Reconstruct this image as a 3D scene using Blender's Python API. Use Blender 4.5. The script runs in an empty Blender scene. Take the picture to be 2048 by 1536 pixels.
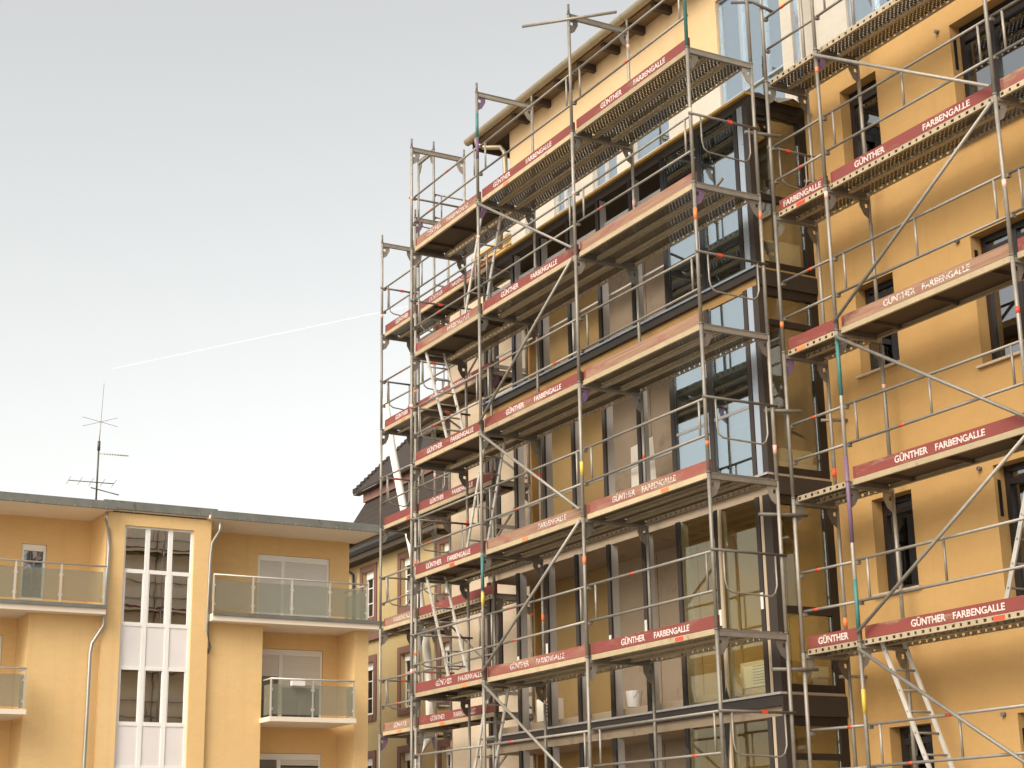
import bpy, math, random
from mathutils import Vector, Matrix
random.seed(7)
R = math.radians
scene = bpy.context.scene
COL = scene.collection

# ------------------------------------------------------------------ camera
CAM = Vector((16.8284, -12.3212, 1.6319))
yaw, pitch, roll = 2.6292955, 0.28135745, -0.01759242
fwd = Vector((math.cos(pitch)*math.cos(yaw), math.cos(pitch)*math.sin(yaw), math.sin(pitch)))
right = Vector((math.sin(yaw), -math.cos(yaw), 0))
up = right.cross(fwd)
r2 = right*math.cos(roll) + up*math.sin(roll)
u2 = -right*math.sin(roll) + up*math.cos(roll)
cam = bpy.data.cameras.new('camera')
cam.sensor_width = 36
cam.lens = 36*3323.06/2048
cam.clip_start = 0.1
cam.clip_end = 90000
co = bpy.data.objects.new('camera', cam)
COL.objects.link(co)
co.matrix_world = Matrix(((r2.x, u2.x, -fwd.x, CAM.x), (r2.y, u2.y, -fwd.y, CAM.y), (r2.z, u2.z, -fwd.z, CAM.z), (0, 0, 0, 1)))
scene.camera = co

# ------------------------------------------------------------------ sky and sun
SUN_AZ, SUN_EL = -66.0, 40.0           # direction to a sun invented camera-side to fill the facades, degrees from +X
world = bpy.data.worlds.new('World')
scene.world = world
world.use_nodes = True
nt = world.node_tree
nt.nodes.clear()
sky = nt.nodes.new('ShaderNodeTexSky')
sky.sky_type = 'NISHITA'
sky.sun_disc = False
sky.sun_elevation = R(SUN_EL)
sky.sun_rotation = R(90 - SUN_AZ)
sky.air_density = 1.0
sky.dust_density = 3.0
sky.ozone_density = 1.0
hsv = nt.nodes.new('ShaderNodeHueSaturation')
hsv.inputs['Saturation'].default_value = 0.30
gam = nt.nodes.new('ShaderNodeGamma')
gam.inputs['Gamma'].default_value = 1.0      # thin haze evens the sky out
bg = nt.nodes.new('ShaderNodeBackground')
bg.inputs['Strength'].default_value = 0.137
wo = nt.nodes.new('ShaderNodeOutputWorld')
nt.links.new(sky.outputs[0], hsv.inputs['Color'])
nt.links.new(hsv.outputs[0], gam.inputs['Color'])
wm = nt.nodes.new('ShaderNodeMix')
wm.data_type = 'RGBA'; wm.blend_type = 'MULTIPLY'
wm.inputs[0].default_value = 1.0
wm.inputs[7].default_value = (1.0, 0.950, 0.848, 1)      # faint warm haze
nt.links.new(gam.outputs[0], wm.inputs[6])
nt.links.new(wm.outputs[2], bg.inputs['Color'])
nt.links.new(bg.outputs[0], wo.inputs['Surface'])

sun = bpy.data.lights.new('sun', 'SUN')  # added broad fill; the real sun stands low behind the buildings
sun.energy = 1.0
sun.angle = R(38)
sun.color = (1.0, 0.92, 0.80)
so = bpy.data.objects.new('sun', sun)
COL.objects.link(so)
sd = Vector((math.cos(R(SUN_AZ))*math.cos(R(SUN_EL)), math.sin(R(SUN_AZ))*math.cos(R(SUN_EL)), math.sin(R(SUN_EL))))
so.rotation_euler = sd.to_track_quat('Z', 'Y').to_euler()
so.location = (0, 0, 40)

vs = scene.view_settings
vs.view_transform = 'Standard'
vs.look = 'None'
vs.gamma = 1.0
vs.use_curve_mapping = False
vs.exposure = 1.05
scene.cycles.transparent_max_bounces = 24
scene.cycles.max_bounces = 8

# ------------------------------------------------------------------ materials
MAT = {}
class NB:
    def __init__(s, name):
        s.m = bpy.data.materials.new(name); s.m.use_nodes = True
        s.t = s.m.node_tree; s.t.nodes.clear()
        s.out = s.t.nodes.new('ShaderNodeOutputMaterial')
    def n(s, typ, **kw):
        nd = s.t.nodes.new(typ)
        for k, v in kw.items():
            if k in nd.inputs: s.set(nd.inputs[k], v)
            else: setattr(nd, k, v)
        return nd
    def set(s, inp, v):
        if isinstance(v, bpy.types.NodeSocket): s.t.links.new(v, inp)
        elif isinstance(v, (tuple, list)) and inp.type == 'RGBA' and len(v) == 3: inp.default_value = (*v, 1)
        else: inp.default_value = v
    def math(s, op, a, b=0.0, c=0.0):
        nd = s.t.nodes.new('ShaderNodeMath'); nd.operation = op
        s.set(nd.inputs[0], a); s.set(nd.inputs[1], b); s.set(nd.inputs[2], c)
        return nd.outputs[0]
    def mix(s, f, a, b, mode='MIX'):
        nd = s.t.nodes.new('ShaderNodeMix'); nd.data_type = 'RGBA'; nd.blend_type = mode
        s.set(nd.inputs[0], f); s.set(nd.inputs[6], a); s.set(nd.inputs[7], b)
        return nd.outputs[2]
    def coord(s, scale=(1, 1, 1), rnd=True):
        tc = s.n('ShaderNodeTexCoord'); mp = s.n('ShaderNodeMapping'); mp.inputs['Scale'].default_value = scale
        s.t.links.new(tc.outputs['Object'], mp.inputs['Vector'])
        if rnd:
            oi = s.n('ShaderNodeObjectInfo')
            v = s.n('ShaderNodeCombineXYZ')
            k = s.math('MULTIPLY', oi.outputs['Random'], 37.0)
            for i in range(3): s.t.links.new(k, v.inputs[i])
            s.t.links.new(v.outputs[0], mp.inputs['Location'])
        return mp.outputs[0]
    def noise(s, vec, scale, detail=4.0, rough=0.55):
        nd = s.n('ShaderNodeTexNoise'); nd.inputs['Scale'].default_value = scale
        nd.inputs['Detail'].default_value = detail; nd.inputs['Roughness'].default_value = rough
        s.t.links.new(vec, nd.inputs['Vector'])
        return nd.outputs['Fac']
    def ramp(s, f, p0, p1, a=(0, 0, 0), b=(1, 1, 1)):
        nd = s.n('ShaderNodeValToRGB'); nd.color_ramp.elements[0].position = p0; nd.color_ramp.elements[1].position = p1
        nd.color_ramp.elements[0].color = (*a, 1); nd.color_ramp.elements[1].color = (*b, 1)
        s.t.links.new(f, nd.inputs[0])
        return nd.outputs[0]
    def rand(s):
        return s.n('ShaderNodeObjectInfo').outputs['Random']
    def bsdf(s, col, rough=0.6, metal=0.0, bump=None, bstr=0.2, bdist=0.01, spec=0.4):
        p = s.n('ShaderNodeBsdfPrincipled')
        s.set(p.inputs['Base Color'], col); s.set(p.inputs['Roughness'], rough); s.set(p.inputs['Metallic'], metal)
        p.inputs['Specular IOR Level'].default_value = spec
        if bump is not None:
            b = s.n('ShaderNodeBump'); b.inputs['Strength'].default_value = bstr; b.inputs['Distance'].default_value = bdist
            s.t.links.new(bump, b.inputs['Height']); s.t.links.new(b.outputs[0], p.inputs['Normal'])
        return p.outputs[0]
    def done(s, sh):
        s.t.links.new(sh, s.out.inputs['Surface']); return s.m

def plain(name, col, rough=0.6, metal=0.0, var=0.18, scale=3.0, rvar=0.12, bump=0.0, bscale=60, stretch=(1, 1, 1), dirt=None, dirtamt=0.0, spec=0.4):
    b = NB(name)
    v = b.coord(stretch)
    n = b.noise(v, scale, 5)
    k = b.math('MULTIPLY_ADD', n, 2*var, 1-var)
    k = b.math('MULTIPLY', k, b.math('MULTIPLY_ADD', b.rand(), 2*rvar, 1-rvar))
    c = b.mix(1.0, col, b.n('ShaderNodeCombineColor', Red=k, Green=k, Blue=k).outputs[0], 'MULTIPLY')
    if dirt:
        d = b.ramp(b.noise(v, scale*1.7, 8, 0.7), 0.62-dirtamt, 0.70)
        c = b.mix(d, c, dirt)
    rr = b.math('MULTIPLY_ADD', n, 0.25, rough-0.12)
    sh = b.bsdf(c, rr, metal, b.noise(v, bscale, 3) if bump else None, bump, 0.01, spec)
    MAT[name] = b.done(sh)

plain('galvanised', (0.275, 0.25, 0.215), 0.5, 0.35, 0.28, 9, 0.22, dirt=(0.20, 0.14, 0.09), dirtamt=0.02)
plain('galvanised_dark', (0.17, 0.15, 0.13), 0.55, 0.3, 0.25, 9, 0.2, dirt=(0.10, 0.07, 0.05), dirtamt=0.02)
plain('deck_edge', (0.43, 0.34, 0.215), 0.6, 0.15, 0.22, 5, 0.15, dirt=(0.25, 0.17, 0.10), dirtamt=0.02)
plain('plywood', (0.10, 0.068, 0.042), 0.75, 0, 0.3, 4, 0.2, stretch=(.4, 3, 3))
plain('paint_red', (0.60, 0.07, 0.03), 0.5, 0, 0.1)
plain('paint_orange', (0.72, 0.20, 0.07), 0.5, 0, 0.1)
plain('paint_teal', (0.05, 0.165, 0.155), 0.5, 0, 0.25, 8)
plain('paint_purple', (0.17, 0.105, 0.18), 0.5, 0, 0.25, 8)
plain('paint_yellow', (0.60, 0.44, 0.07), 0.5, 0, 0.15)
plain('paint_pink', (0.72, 0.42, 0.36), 0.5, 0, 0.15)
plain('aluminium', (0.55, 0.52, 0.47), 0.45, 0.3, 0.15, 6)
plain('frame_dark', (0.022, 0.017, 0.016), 0.35, 0.2, 0.2, 4, spec=0.5)
plain('mullion_grey', (0.46, 0.44, 0.43), 0.38, 0.25, 0.15, 2, 0.1)
plain('ledge_metal', (0.42, 0.47, 0.53), 0.3, 0.6, 0.1)
plain('bay_dark', (0.045, 0.035, 0.03), 0.5, 0.1, 0.25, 3)
plain('flashing_yellow', (0.44, 0.27, 0.07), 0.6, 0, 0.2, 3)
plain('ochre_board', (0.345, 0.225, 0.09), 0.85, 0, 0.10, 1.2, 0.06, 0.1)
plain('beige_board', (0.32, 0.245, 0.172), 0.85, 0, 0.22, 1.3, 0.10, 0.1, dirt=(0.20, 0.15, 0.11), dirtamt=0.06)
plain('soot_grey', (0.10, 0.09, 0.085), 0.7)
plain('membrane', (0.008, 0.007, 0.007), 0.5, 0, 0.3)
plain('white_pvc', (0.80, 0.78, 0.76), 0.35, 0, 0.05, 2, 0.03)
plain('panel_white', (0.72, 0.68, 0.68), 0.5, 0, 0.05, 2, 0.03)
plain('shutter', (0.66, 0.63, 0.61), 0.55, 0, 0.04, 2, 0.02)
plain('zinc', (0.19, 0.19, 0.17), 0.55, 0.3, 0.35, 2.2, 0.1, dirt=(0.11, 0.095, 0.05), dirtamt=0.05)
plain('zinc_pipe', (0.36, 0.34, 0.31), 0.35, 0.7, 0.15, 3)
plain('gutter', (0.34, 0.285, 0.20), 0.4, 0.4, 0.15, 3, 0.08)
plain('rafter', (0.055, 0.038, 0.026), 0.7, 0, 0.25, 4)
plain('soffit_board', (0.19, 0.14, 0.09), 0.8, 0, 0.2, 3)
plain('sill_metal', (0.55, 0.43, 0.30), 0.4, 0.15, 0.1)
plain('timber', (0.62, 0.42, 0.19), 0.75, 0, 0.25, 5, 0.2, stretch=(.3, 3, 3))
plain('foam_white', (0.74, 0.71, 0.64), 0.8, 0, 0.06, 4)
plain('paper_white', (0.80, 0.74, 0.64), 0.7, 0, 0.06, 4)
plain('print_grey', (0.16, 0.15, 0.14), 0.7)
plain('board_orange', (0.34, 0.20, 0.075), 0.8, 0, 0.2)
plain('interior', (0.10, 0.085, 0.065), 0.9, 0, 0.2, 1)
plain('curtain', (0.60, 0.56, 0.50), 0.9, 0, 0.15, 8, stretch=(1, 6, .3))
plain('stone_brown', (0.17, 0.085, 0.065), 0.8, 0, 0.2, 3, 0.08)
plain('copper', (0.28, 0.14, 0.105), 0.45, 0.35, 0.3, 2)
plain('antenna_metal', (0.10, 0.085, 0.07), 0.5, 0.4)
plain('antenna_pale', (0.45, 0.40, 0.32), 0.5, 0.2)
plain('hose_white', (0.86, 0.82, 0.74), 0.5, 0, 0.05)
plain('concrete_soffit', (0.74, 0.64, 0.53), 0.85, 0, 0.06, 1.5, 0.02)
plain('ground_paving', (0.30, 0.27, 0.23), 0.9, 0, 0.25, 0.4, 0, 0.3, 12)

def stucco(name, col, col2, s=0.35):
    b = NB(name)
    v = b.coord((1, 1, 1), False)
    big = b.noise(v, s, 4, 0.6)
    c = b.mix(b.ramp(big, 0.35, 0.7), col, col2)
    fine = b.math('ADD', b.math('MULTIPLY', b.noise(v, 14, 6, 0.7), 0.5), b.math('MULTIPLY', b.noise(b.coord((1, 1, 2.2), False), 2.6, 7, 0.62), 0.5))
    k = b.math('MULTIPLY_ADD', fine, 0.30, 0.85)
    c = b.mix(1.0, c, b.n('ShaderNodeCombineColor', Red=k, Green=k, Blue=k).outputs[0], 'MULTIPLY')
    sv = b.coord((5, 5, 0.18), False)
    st = b.ramp(b.noise(sv, 0.7, 5, 0.65), 0.55, 0.85)
    c = b.mix(b.math('MULTIPLY', st, 0.22), c, tuple(x*0.55 for x in col))
    sh = b.bsdf(c, 0.9, 0, b.noise(v, 90, 4, 0.7), 0.35, 0.004, 0.2)
    MAT[name] = b.done(sh)
stucco('stucco_yellow', (0.435, 0.258, 0.097), (0.485, 0.30, 0.122))
stucco('stucco_cream', (0.58, 0.46, 0.33), (0.64, 0.52, 0.39))
stucco('stucco_panel', (0.50, 0.46, 0.40), (0.53, 0.49, 0.43))
stucco('stucco_top', (0.60, 0.42, 0.235), (0.63, 0.46, 0.275))  # cream wall made warmer: bounce light under the eaves put into the colour
stucco('stucco_peach', (0.715, 0.48, 0.225), (0.755, 0.525, 0.26), 0.2)
stucco('stucco_olive', (0.41, 0.31, 0.155), (0.47, 0.365, 0.19), 0.3)

def perforated(name, col, kx, ky, thr, ax, zlim=None):
    b = NB(name)
    tc = b.n('ShaderNodeTexCoord'); sp = b.n('ShaderNodeSeparateXYZ')
    b.t.links.new(tc.outputs['Object'], sp.inputs[0])
    sx = b.math('SINE', b.math('MULTIPLY', sp.outputs[0], kx))
    if ax == 'y':
        hole = b.math('GREATER_THAN', b.math('MULTIPLY', sx, b.math('SINE', b.math('MULTIPLY', sp.outputs[1], ky))), thr)
    else:
        s2 = b.math('ADD', sx, b.math('MULTIPLY', b.math('SINE', b.math('MULTIPLY', sp.outputs[0], kx/2)), 0.22))
        hole = b.math('MULTIPLY', b.math('GREATER_THAN', s2, thr), b.math('LESS_THAN', b.math('ABSOLUTE', sp.outputs[2]), zlim))
    v = b.coord()
    n = b.noise(v, 6, 5)
    k = b.math('MULTIPLY', b.math('MULTIPLY_ADD', n, 0.5, 0.75), b.math('MULTIPLY_ADD', b.rand(), 0.3, 0.85))
    c = b.mix(1.0, col, b.n('ShaderNodeCombineColor', Red=k, Green=k, Blue=k).outputs[0], 'MULTIPLY')
    c = b.mix(b.ramp(b.noise(v, 9, 8, 0.7), 0.58, 0.68), c, tuple(x*0.45 for x in col))
    sh = b.bsdf(c, 0.55, 0.2)
    mx = b.n('ShaderNodeMixShader')
    b.set(mx.inputs[0], hole); b.t.links.new(sh, mx.inputs[1]); b.t.links.new(b.n('ShaderNodeBsdfTransparent').outputs[0], mx.inputs[2])
    MAT[name] = b.done(mx.outputs[0])
perforated('deck_plate', (0.17, 0.135, 0.09), 2*math.pi/0.075, 2*math.pi/0.062, 0.60, 'y')
perforated('deck_flange', (0.43, 0.35, 0.235), 2*math.pi/0.125, 0, 0.50, 'z', 0.018)

def toe(name, wear, tint):
    b = NB(name)
    v = b.coord((0.35, 1, 1.6))
    n = b.noise(v, 3.2, 8, 0.72)
    n2 = b.noise(b.coord((0.12, 3, 9)), 7, 6, 0.7)
    f = b.math('ADD', b.math('MULTIPLY', n, 0.7), b.math('MULTIPLY', n2, 0.3))
    w = b.ramp(f, 0.60-wear*0.34, 0.66-wear*0.30)
    red = b.mix(b.noise(v, 2, 4), tuple(x*0.75 for x in tint), tuple(x*1.2 for x in tint))
    red = b.mix(b.math('MULTIPLY', b.rand(), 0.4), red, (0.20, 0.05, 0.048))
    wood = b.mix(b.ramp(n2, .35, .65), (0.36, 0.215, 0.14), (0.20, 0.11, 0.072))
    c = b.mix(w, red, wood)
    MAT[name] = b.done(b.bsdf(c, 0.6, 0, n2, 0.2, 0.004, 0.3))
toe('toe_red', 0.16, (0.215, 0.052, 0.042))
toe('toe_mid', 0.40, (0.27, 0.085, 0.066))
toe('toe_worn', 0.60, (0.27, 0.10, 0.08))

def letters(name, wear):
    b = NB(name)
    v = b.coord((1, 1, 1))
    sh = b.bsdf((0.60, 0.53, 0.49), 0.6)
    f = b.ramp(b.noise(v, 30, 6, 0.75), 0.60-wear*0.25, 0.64-wear*0.22)
    mx = b.n('ShaderNodeMixShader')
    b.set(mx.inputs[0], f); b.t.links.new(sh, mx.inputs[1]); b.t.links.new(b.n('ShaderNodeBsdfTransparent').outputs[0], mx.inputs[2])
    MAT[name] = b.done(mx.outputs[0])
letters('letter_white', 0.1)
letters('letter_worn', 0.42)

def glass(name, tint, add, mul, rough=0.0, wob=0.0, gtint=(0.93, 0.96, 1.0)):
    b = NB(name)
    fr = b.n('ShaderNodeFresnel'); fr.inputs['IOR'].default_value = 1.55
    f = b.math('MINIMUM', b.math('MULTIPLY_ADD', fr.outputs[0], mul, add), 0.95)
    gl = b.n('ShaderNodeBsdfGlossy'); gl.inputs['Roughness'].default_value = rough; gl.inputs['Color'].default_value = (*gtint, 1)
    if wob:
        bp = b.n('ShaderNodeBump'); bp.inputs['Strength'].default_value = wob; bp.inputs['Distance'].default_value = 0.02
        b.t.links.new(b.noise(b.coord(), 1.1, 2), bp.inputs['Height']); b.t.links.new(bp.outputs[0], gl.inputs['Normal'])
    tr = b.n('ShaderNodeBsdfTransparent'); tr.inputs['Color'].default_value = (*tint, 1)
    mx = b.n('ShaderNodeMixShader')
    b.set(mx.inputs[0], f); b.t.links.new(tr.outputs[0], mx.inputs[1]); b.t.links.new(gl.outputs[0], mx.inputs[2])
    MAT[name] = b.done(mx.outputs[0])
glass('glass_bay', (0.93, 0.95, 0.92), 0.30, 2.2, 0.0, 0.04, (0.82, 0.93, 1.0))
glass('glass_clear', (0.93, 0.91, 0.78), 0.0, 0.22, 0.0, 0.04)
glass('glass_side', (0.86, 0.84, 0.76), 0.0, 0.5, 0.0, 0.04)
glass('glass_window', (0.35, 0.38, 0.40), 0.15, 1.8, 0.0, 0.10)
glass('glass_dark', (0.25, 0.26, 0.26), 0.04, 0.9, 0.0, 0.10)
glass('glass_stair', (0.60, 0.55, 0.45), 0.66, 1.8, 0.0, 0.12)

b = NB('glass_frosted')
v = b.coord()
p = b.bsdf(b.mix(b.noise(v, 1.5, 4), (0.28, 0.28, 0.25), (0.39, 0.385, 0.35)), 0.10, 0, None, spec=0.9)
t = b.n('ShaderNodeBsdfTranslucent'); t.inputs['Color'].default_value = (0.62, 0.68, 0.6, 1)
tr = b.n('ShaderNodeBsdfTransparent'); tr.inputs['Color'].default_value = (0.85, 0.87, 0.82, 1)
m1 = b.n('ShaderNodeMixShader'); m1.inputs[0].default_value = 0.3
b.t.links.new(p, m1.inputs[1]); b.t.links.new(t.outputs[0], m1.inputs[2])
m2 = b.n('ShaderNodeMixShader'); m2.inputs[0].default_value = 0.62
b.t.links.new(m1.outputs[0], m2.inputs[1]); b.t.links.new(tr.outputs[0], m2.inputs[2])
MAT['glass_frosted'] = b.done(m2.outputs[0])

b = NB('roof_tiles')
tc = b.n('ShaderNodeTexCoord'); mp = b.n('ShaderNodeMapping'); mp.inputs['Scale'].default_value = (1, 1, 1)
b.t.links.new(tc.outputs['Object'], mp.inputs[0])
sp = b.n('ShaderNodeSeparateXYZ'); b.t.links.new(mp.outputs[0], sp.inputs[0])
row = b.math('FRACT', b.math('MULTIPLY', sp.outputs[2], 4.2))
cx = b.math('FRACT', b.math('ADD', b.math('MULTIPLY', sp.outputs[0], 5.0), b.math('MULTIPLY', b.math('FLOOR', b.math('MULTIPLY', sp.outputs[2], 4.2)), 0.5)))
hgt = b.math('MULTIPLY', b.math('SUBTRACT', 1.0, row), b.math('LESS_THAN', cx, 0.94))
nn = b.noise(mp.outputs[0], 6, 6)
c = b.mix(nn, (0.019, 0.013, 0.010), (0.055, 0.038, 0.029))
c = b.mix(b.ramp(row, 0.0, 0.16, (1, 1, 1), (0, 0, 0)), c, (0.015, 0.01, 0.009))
MAT['roof_tiles'] = b.done(b.bsdf(c, 0.75, 0, hgt, 0.7, 0.03))

b = NB('vapour')
d = b.n('ShaderNodeBsdfDiffuse'); d.inputs['Color'].default_value = (1, 1, 1, 1)
tl = b.n('ShaderNodeBsdfTranslucent'); tl.inputs['Color'].default_value = (1, 1, 1, 1)
ad = b.n('ShaderNodeAddShader'); b.t.links.new(d.outputs[0], ad.inputs[0]); b.t.links.new(tl.outputs[0], ad.inputs[1])
lw = b.n('ShaderNodeLayerWeight'); lw.inputs['Blend'].default_value = 0.35
mx = b.n('ShaderNodeMixShader')
b.set(mx.inputs[0], b.math('MULTIPLY_ADD', lw.outputs['Facing'], 0.12, 0.88))
b.t.links.new(ad.outputs[0], mx.inputs[1]); b.t.links.new(b.n('ShaderNodeBsdfTransparent').outputs[0], mx.inputs[2])
MAT['vapour'] = b.done(mx.outputs[0])

# ------------------------------------------------------------------ mesh helpers
CACHE = {}
W = {}                                     # object -> origin in its thing's own frame
def link(name, me, mat, parent, pos):
    if mat and not me.materials: me.materials.append(MAT[mat])
    o = bpy.data.objects.new(name, me)
    COL.objects.link(o)
    pos = Vector(pos)
    W[o] = pos
    if parent is not None:
        o.parent = parent; o.location = pos - W[parent]
    else: o.location = pos
    return o
def tag(o, label=None, cat=None, group=None, kind=None):
    if label: o['label'] = label
    if cat: o['category'] = cat
    if group: o['group'] = group
    if kind: o['kind'] = kind
    return o
def thing(name, label, cat, loc=(0, 0, 0), rz=0.0, group=None, local=False):
    o = bpy.data.objects.new(name, None)
    o.empty_display_size = 0.3
    COL.objects.link(o); o.location = loc; o.rotation_euler = (0, 0, rz)
    W[o] = Vector((0, 0, 0)) if local else Vector(loc)
    return tag(o, label, cat, group)
def mesh(name, v, f, smooth=False):
    me = bpy.data.meshes.new(name)
    me.from_pydata([tuple(x) for x in v], [], f); me.update()
    if smooth:
        for p in me.polygons: p.use_smooth = len(p.vertices) == 4
    return me
def box(name, lo, hi, mat, parent):
    lo = Vector(lo); hi = Vector(hi); c = (lo+hi)/2; h = (hi-lo)/2
    k = ('b', mat, round(h.x, 4), round(h.y, 4), round(h.z, 4))
    if k not in CACHE:
        v = [(sx*h.x, sy*h.y, sz*h.z) for sx in (-1, 1) for sy in (-1, 1) for sz in (-1, 1)]
        f = [(0, 1, 3, 2), (4, 6, 7, 5), (0, 4, 5, 1), (2, 3, 7, 6), (0, 2, 6, 4), (1, 5, 7, 3)]
        CACHE[k] = mesh(name, v, f)
    return link(name, CACHE[k], mat, parent, c)
def ringpts(a, b, r, n):
    d = (b-a).normalized(); ref = Vector((0, 0, 1)) if abs(d.z) < 0.9 else Vector((1, 0, 0))
    e = d.cross(ref).normalized(); g = d.cross(e)
    return [e*math.cos(2*math.pi*i/n)*r + g*math.sin(2*math.pi*i/n)*r for i in range(n)]
def tube_geo(pts, r, n=10, v=None, f=None, caps=True):
    v = [] if v is None else v; f = [] if f is None else f
    pts = [Vector(p) for p in pts]; rings = []
    for i, p in enumerate(pts):
        a = pts[max(i-1, 0)]; b = pts[min(i+1, len(pts)-1)]
        rings.append(len(v)); v += [p+q for q in ringpts(a, b, r, n)]
    for a, b in zip(rings, rings[1:]):
        for i in range(n):
            j = (i+1) % n; f.append((a+i, a+j, b+j, b+i))
    if caps:
        f.append(tuple(rings[0]+i for i in reversed(range(n)))); f.append(tuple(rings[-1]+i for i in range(n)))
    return v, f
def tube(name, a, b, r, mat, parent, n=10):
    a = Vector(a); b = Vector(b); c = (a+b)/2; h = (b-a)/2
    k = ('t', mat, round(r, 4), n, round(h.x, 3), round(h.y, 3), round(h.z, 3))
    if k not in CACHE:
        v, f = tube_geo([-h, h], r, n)
        CACHE[k] = mesh(name, v, f, True)
    return link(name, CACHE[k], mat, parent, c)
def bent(name, pts, r, mat, parent, n=8):
    pts = [Vector(p) for p in pts]; c = sum(pts, Vector())/len(pts)
    v, f = tube_geo([p-c for p in pts], r, n)
    return link(name, mesh(name, v, f, True), mat, parent, c)
def poly(name, v, f, mat, parent):
    v = [Vector(x) for x in v]; c = sum(v, Vector())/len(v)
    return link(name, mesh(name, [x-c for x in v], f), mat, parent, c)
def prism(name, prof, axis, a, b, mat, parent):
    """profile (u,w) extruded along axis 'x' (u=y,w=z) or 'y' (u=x,w=z)"""
    n = len(prof); v = []
    for s in (a, b):
        for (u, w) in prof: v.append((s, u, w) if axis == 'x' else (u, s, w))
    f = [(i, (i+1) % n, n+(i+1) % n, n+i) for i in range(n)]
    f += [tuple(reversed(range(n))), tuple(range(n, 2*n))]
    return poly(name, v, f, mat, parent)
def wall(name, axis, plane, th, u0, u1, z0, z1, holes, mat, parent):
    us = sorted({u0, u1, *[h[0] for h in holes], *[h[1] for h in holes]}); us = [u for u in us if u0 <= u <= u1]
    zs = sorted({z0, z1, *[h[2] for h in holes], *[h[3] for h in holes]}); zs = [z for z in zs if z0 <= z <= z1]
    solid = {}
    for i in range(len(us)-1):
        for j in range(len(zs)-1):
            cu = (us[i]+us[i+1])/2; cz = (zs[j]+zs[j+1])/2
            solid[i, j] = not any(h[0] < cu < h[1] and h[2] < cz < h[3] for h in holes)
    V = []; F = []; idx = {}
    def vert(u, z, back):
        k = (round(u, 5), round(z, 5), back)
        if k not in idx:
            idx[k] = len(V)
            V.append((u, plane+(th if back else 0), z) if axis == 'y' else (plane-(th if back else 0), u, z))
        return idx[k]
    for (i, j), s in solid.items():
        if not s: continue
        a, b_, c_, d_ = us[i], us[i+1], zs[j], zs[j+1]
        F.append((vert(a, c_, 0), vert(b_, c_, 0), vert(b_, d_, 0), vert(a, d_, 0)))
        F.append((vert(a, c_, 1), vert(a, d_, 1), vert(b_, d_, 1), vert(b_, c_, 1)))
        for di, dj, p, q in ((-1, 0, (a, c_), (a, d_)), (1, 0, (b_, c_), (b_, d_)), (0, -1, (a, c_), (b_, c_)), (0, 1, (a, d_), (b_, d_))):
            if not solid.get((i+di, j+dj), False):
                F.append((vert(*p, 0), vert(*q, 0), vert(*q, 1), vert(*p, 1)))
    return poly(name, V, F, mat, parent)

# ------------------------------------------------------------------ ground
g = poly('ground', [(-900, -900, 0), (900, -900, 0), (900, 900, 0), (-900, 900, 0)], [(0, 1, 2, 3)], 'ground_paving', None)
tag(g, 'pale paved courtyard ground around the buildings', 'ground', kind='structure')

# ------------------------------------------------------------------ main building
YW, YB = 2.35, 1.30                      # facade plane, front plane of the glazed bay
main = thing('apartment_building', 'tall ochre yellow apartment building with glazed bay behind the scaffolding', 'building', (-4, 8, 0))
HEADS = (12.08, 9.13, 6.17, 3.22)
holes = []
for hz in HEADS:
    holes.append((0.37, 1.13, hz-1.25, hz))
    holes.append((2.57, 4.45, hz-1.70, hz))
    holes.append((6.0, 7.6, hz-1.70, hz))
wall('wall', 'y', YW, 0.35, -0.42, 9.0, 0, 12.62, holes, 'stucco_yellow', main)

def casement(x0, x1, z0, z1, y, parent, mat='frame_dark', gmat='glass_window', mull=(), trans=(), fw=0.075, sill=None, tilt=None):
    fr = None
    def bar(n, lo, hi):
        return box(n, lo, hi, mat, parent if fr is None else fr)
    fr = box('window', (x0, y, z0), (x0+fw, y+0.08, z1), mat, parent)
    for lo, hi in (((x1-fw, y, z0), (x1, y+0.08, z1)), ((x0+fw, y, z1-fw), (x1-fw, y+0.08, z1)), ((x0+fw, y, z0), (x1-fw, y+0.08, z0+fw))): box('frame_bar', lo, hi, mat, fr)
    for m_ in mull: box('mullion', (m_-fw*.8, y-0.01, z0+fw), (m_+fw*.8, y+0.078, z1-fw), mat, fr)
    for t_ in trans: box('transom', (x0+fw, y-0.004, t_-fw*.5), (x1-fw, y+0.074, t_+fw*.5), mat, fr)
    xs = [x0+fw] + [q for m_ in mull for q in (m_-fw*.8, m_+fw*.8)] + [x1-fw]
    for a, b_ in zip(xs[::2], xs[1::2]):
        box('pane', (a, y+0.035, z0+fw), (b_, y+0.045, z1-fw), gmat, fr)
    if sill: box('sill', (x0-0.06, sill-0.06, z0-0.036), (x1+0.06, y, z0-0.004), 'sill_metal', fr)
    return fr
for hz in HEADS:
    casement(0.375, 1.125, hz-1.245, hz-0.005, YW+0.17, main, sill=YW, trans=(hz-0.18,))
    casement(2.575, 4.445, hz-1.695, hz-0.005, YW+0.17, main, sill=YW, mull=(3.12, 3.8), trans=(hz-0.2,))
    casement(6.005, 7.595, hz-1.695, hz-0.005, YW+0.17, main, sill=YW, mull=(6.8,), trans=(hz-0.2,))
    box('vent_slot', (2.571, YW+0.05, hz-0.62), (2.578, YW+0.10, hz-0.17), 'membrane', main)
    tube('anchor_bolt', (2.37, YW-0.05, hz), (2.37, YW+0.01, hz), 0.028, 'galvanised_dark', main)

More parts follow.
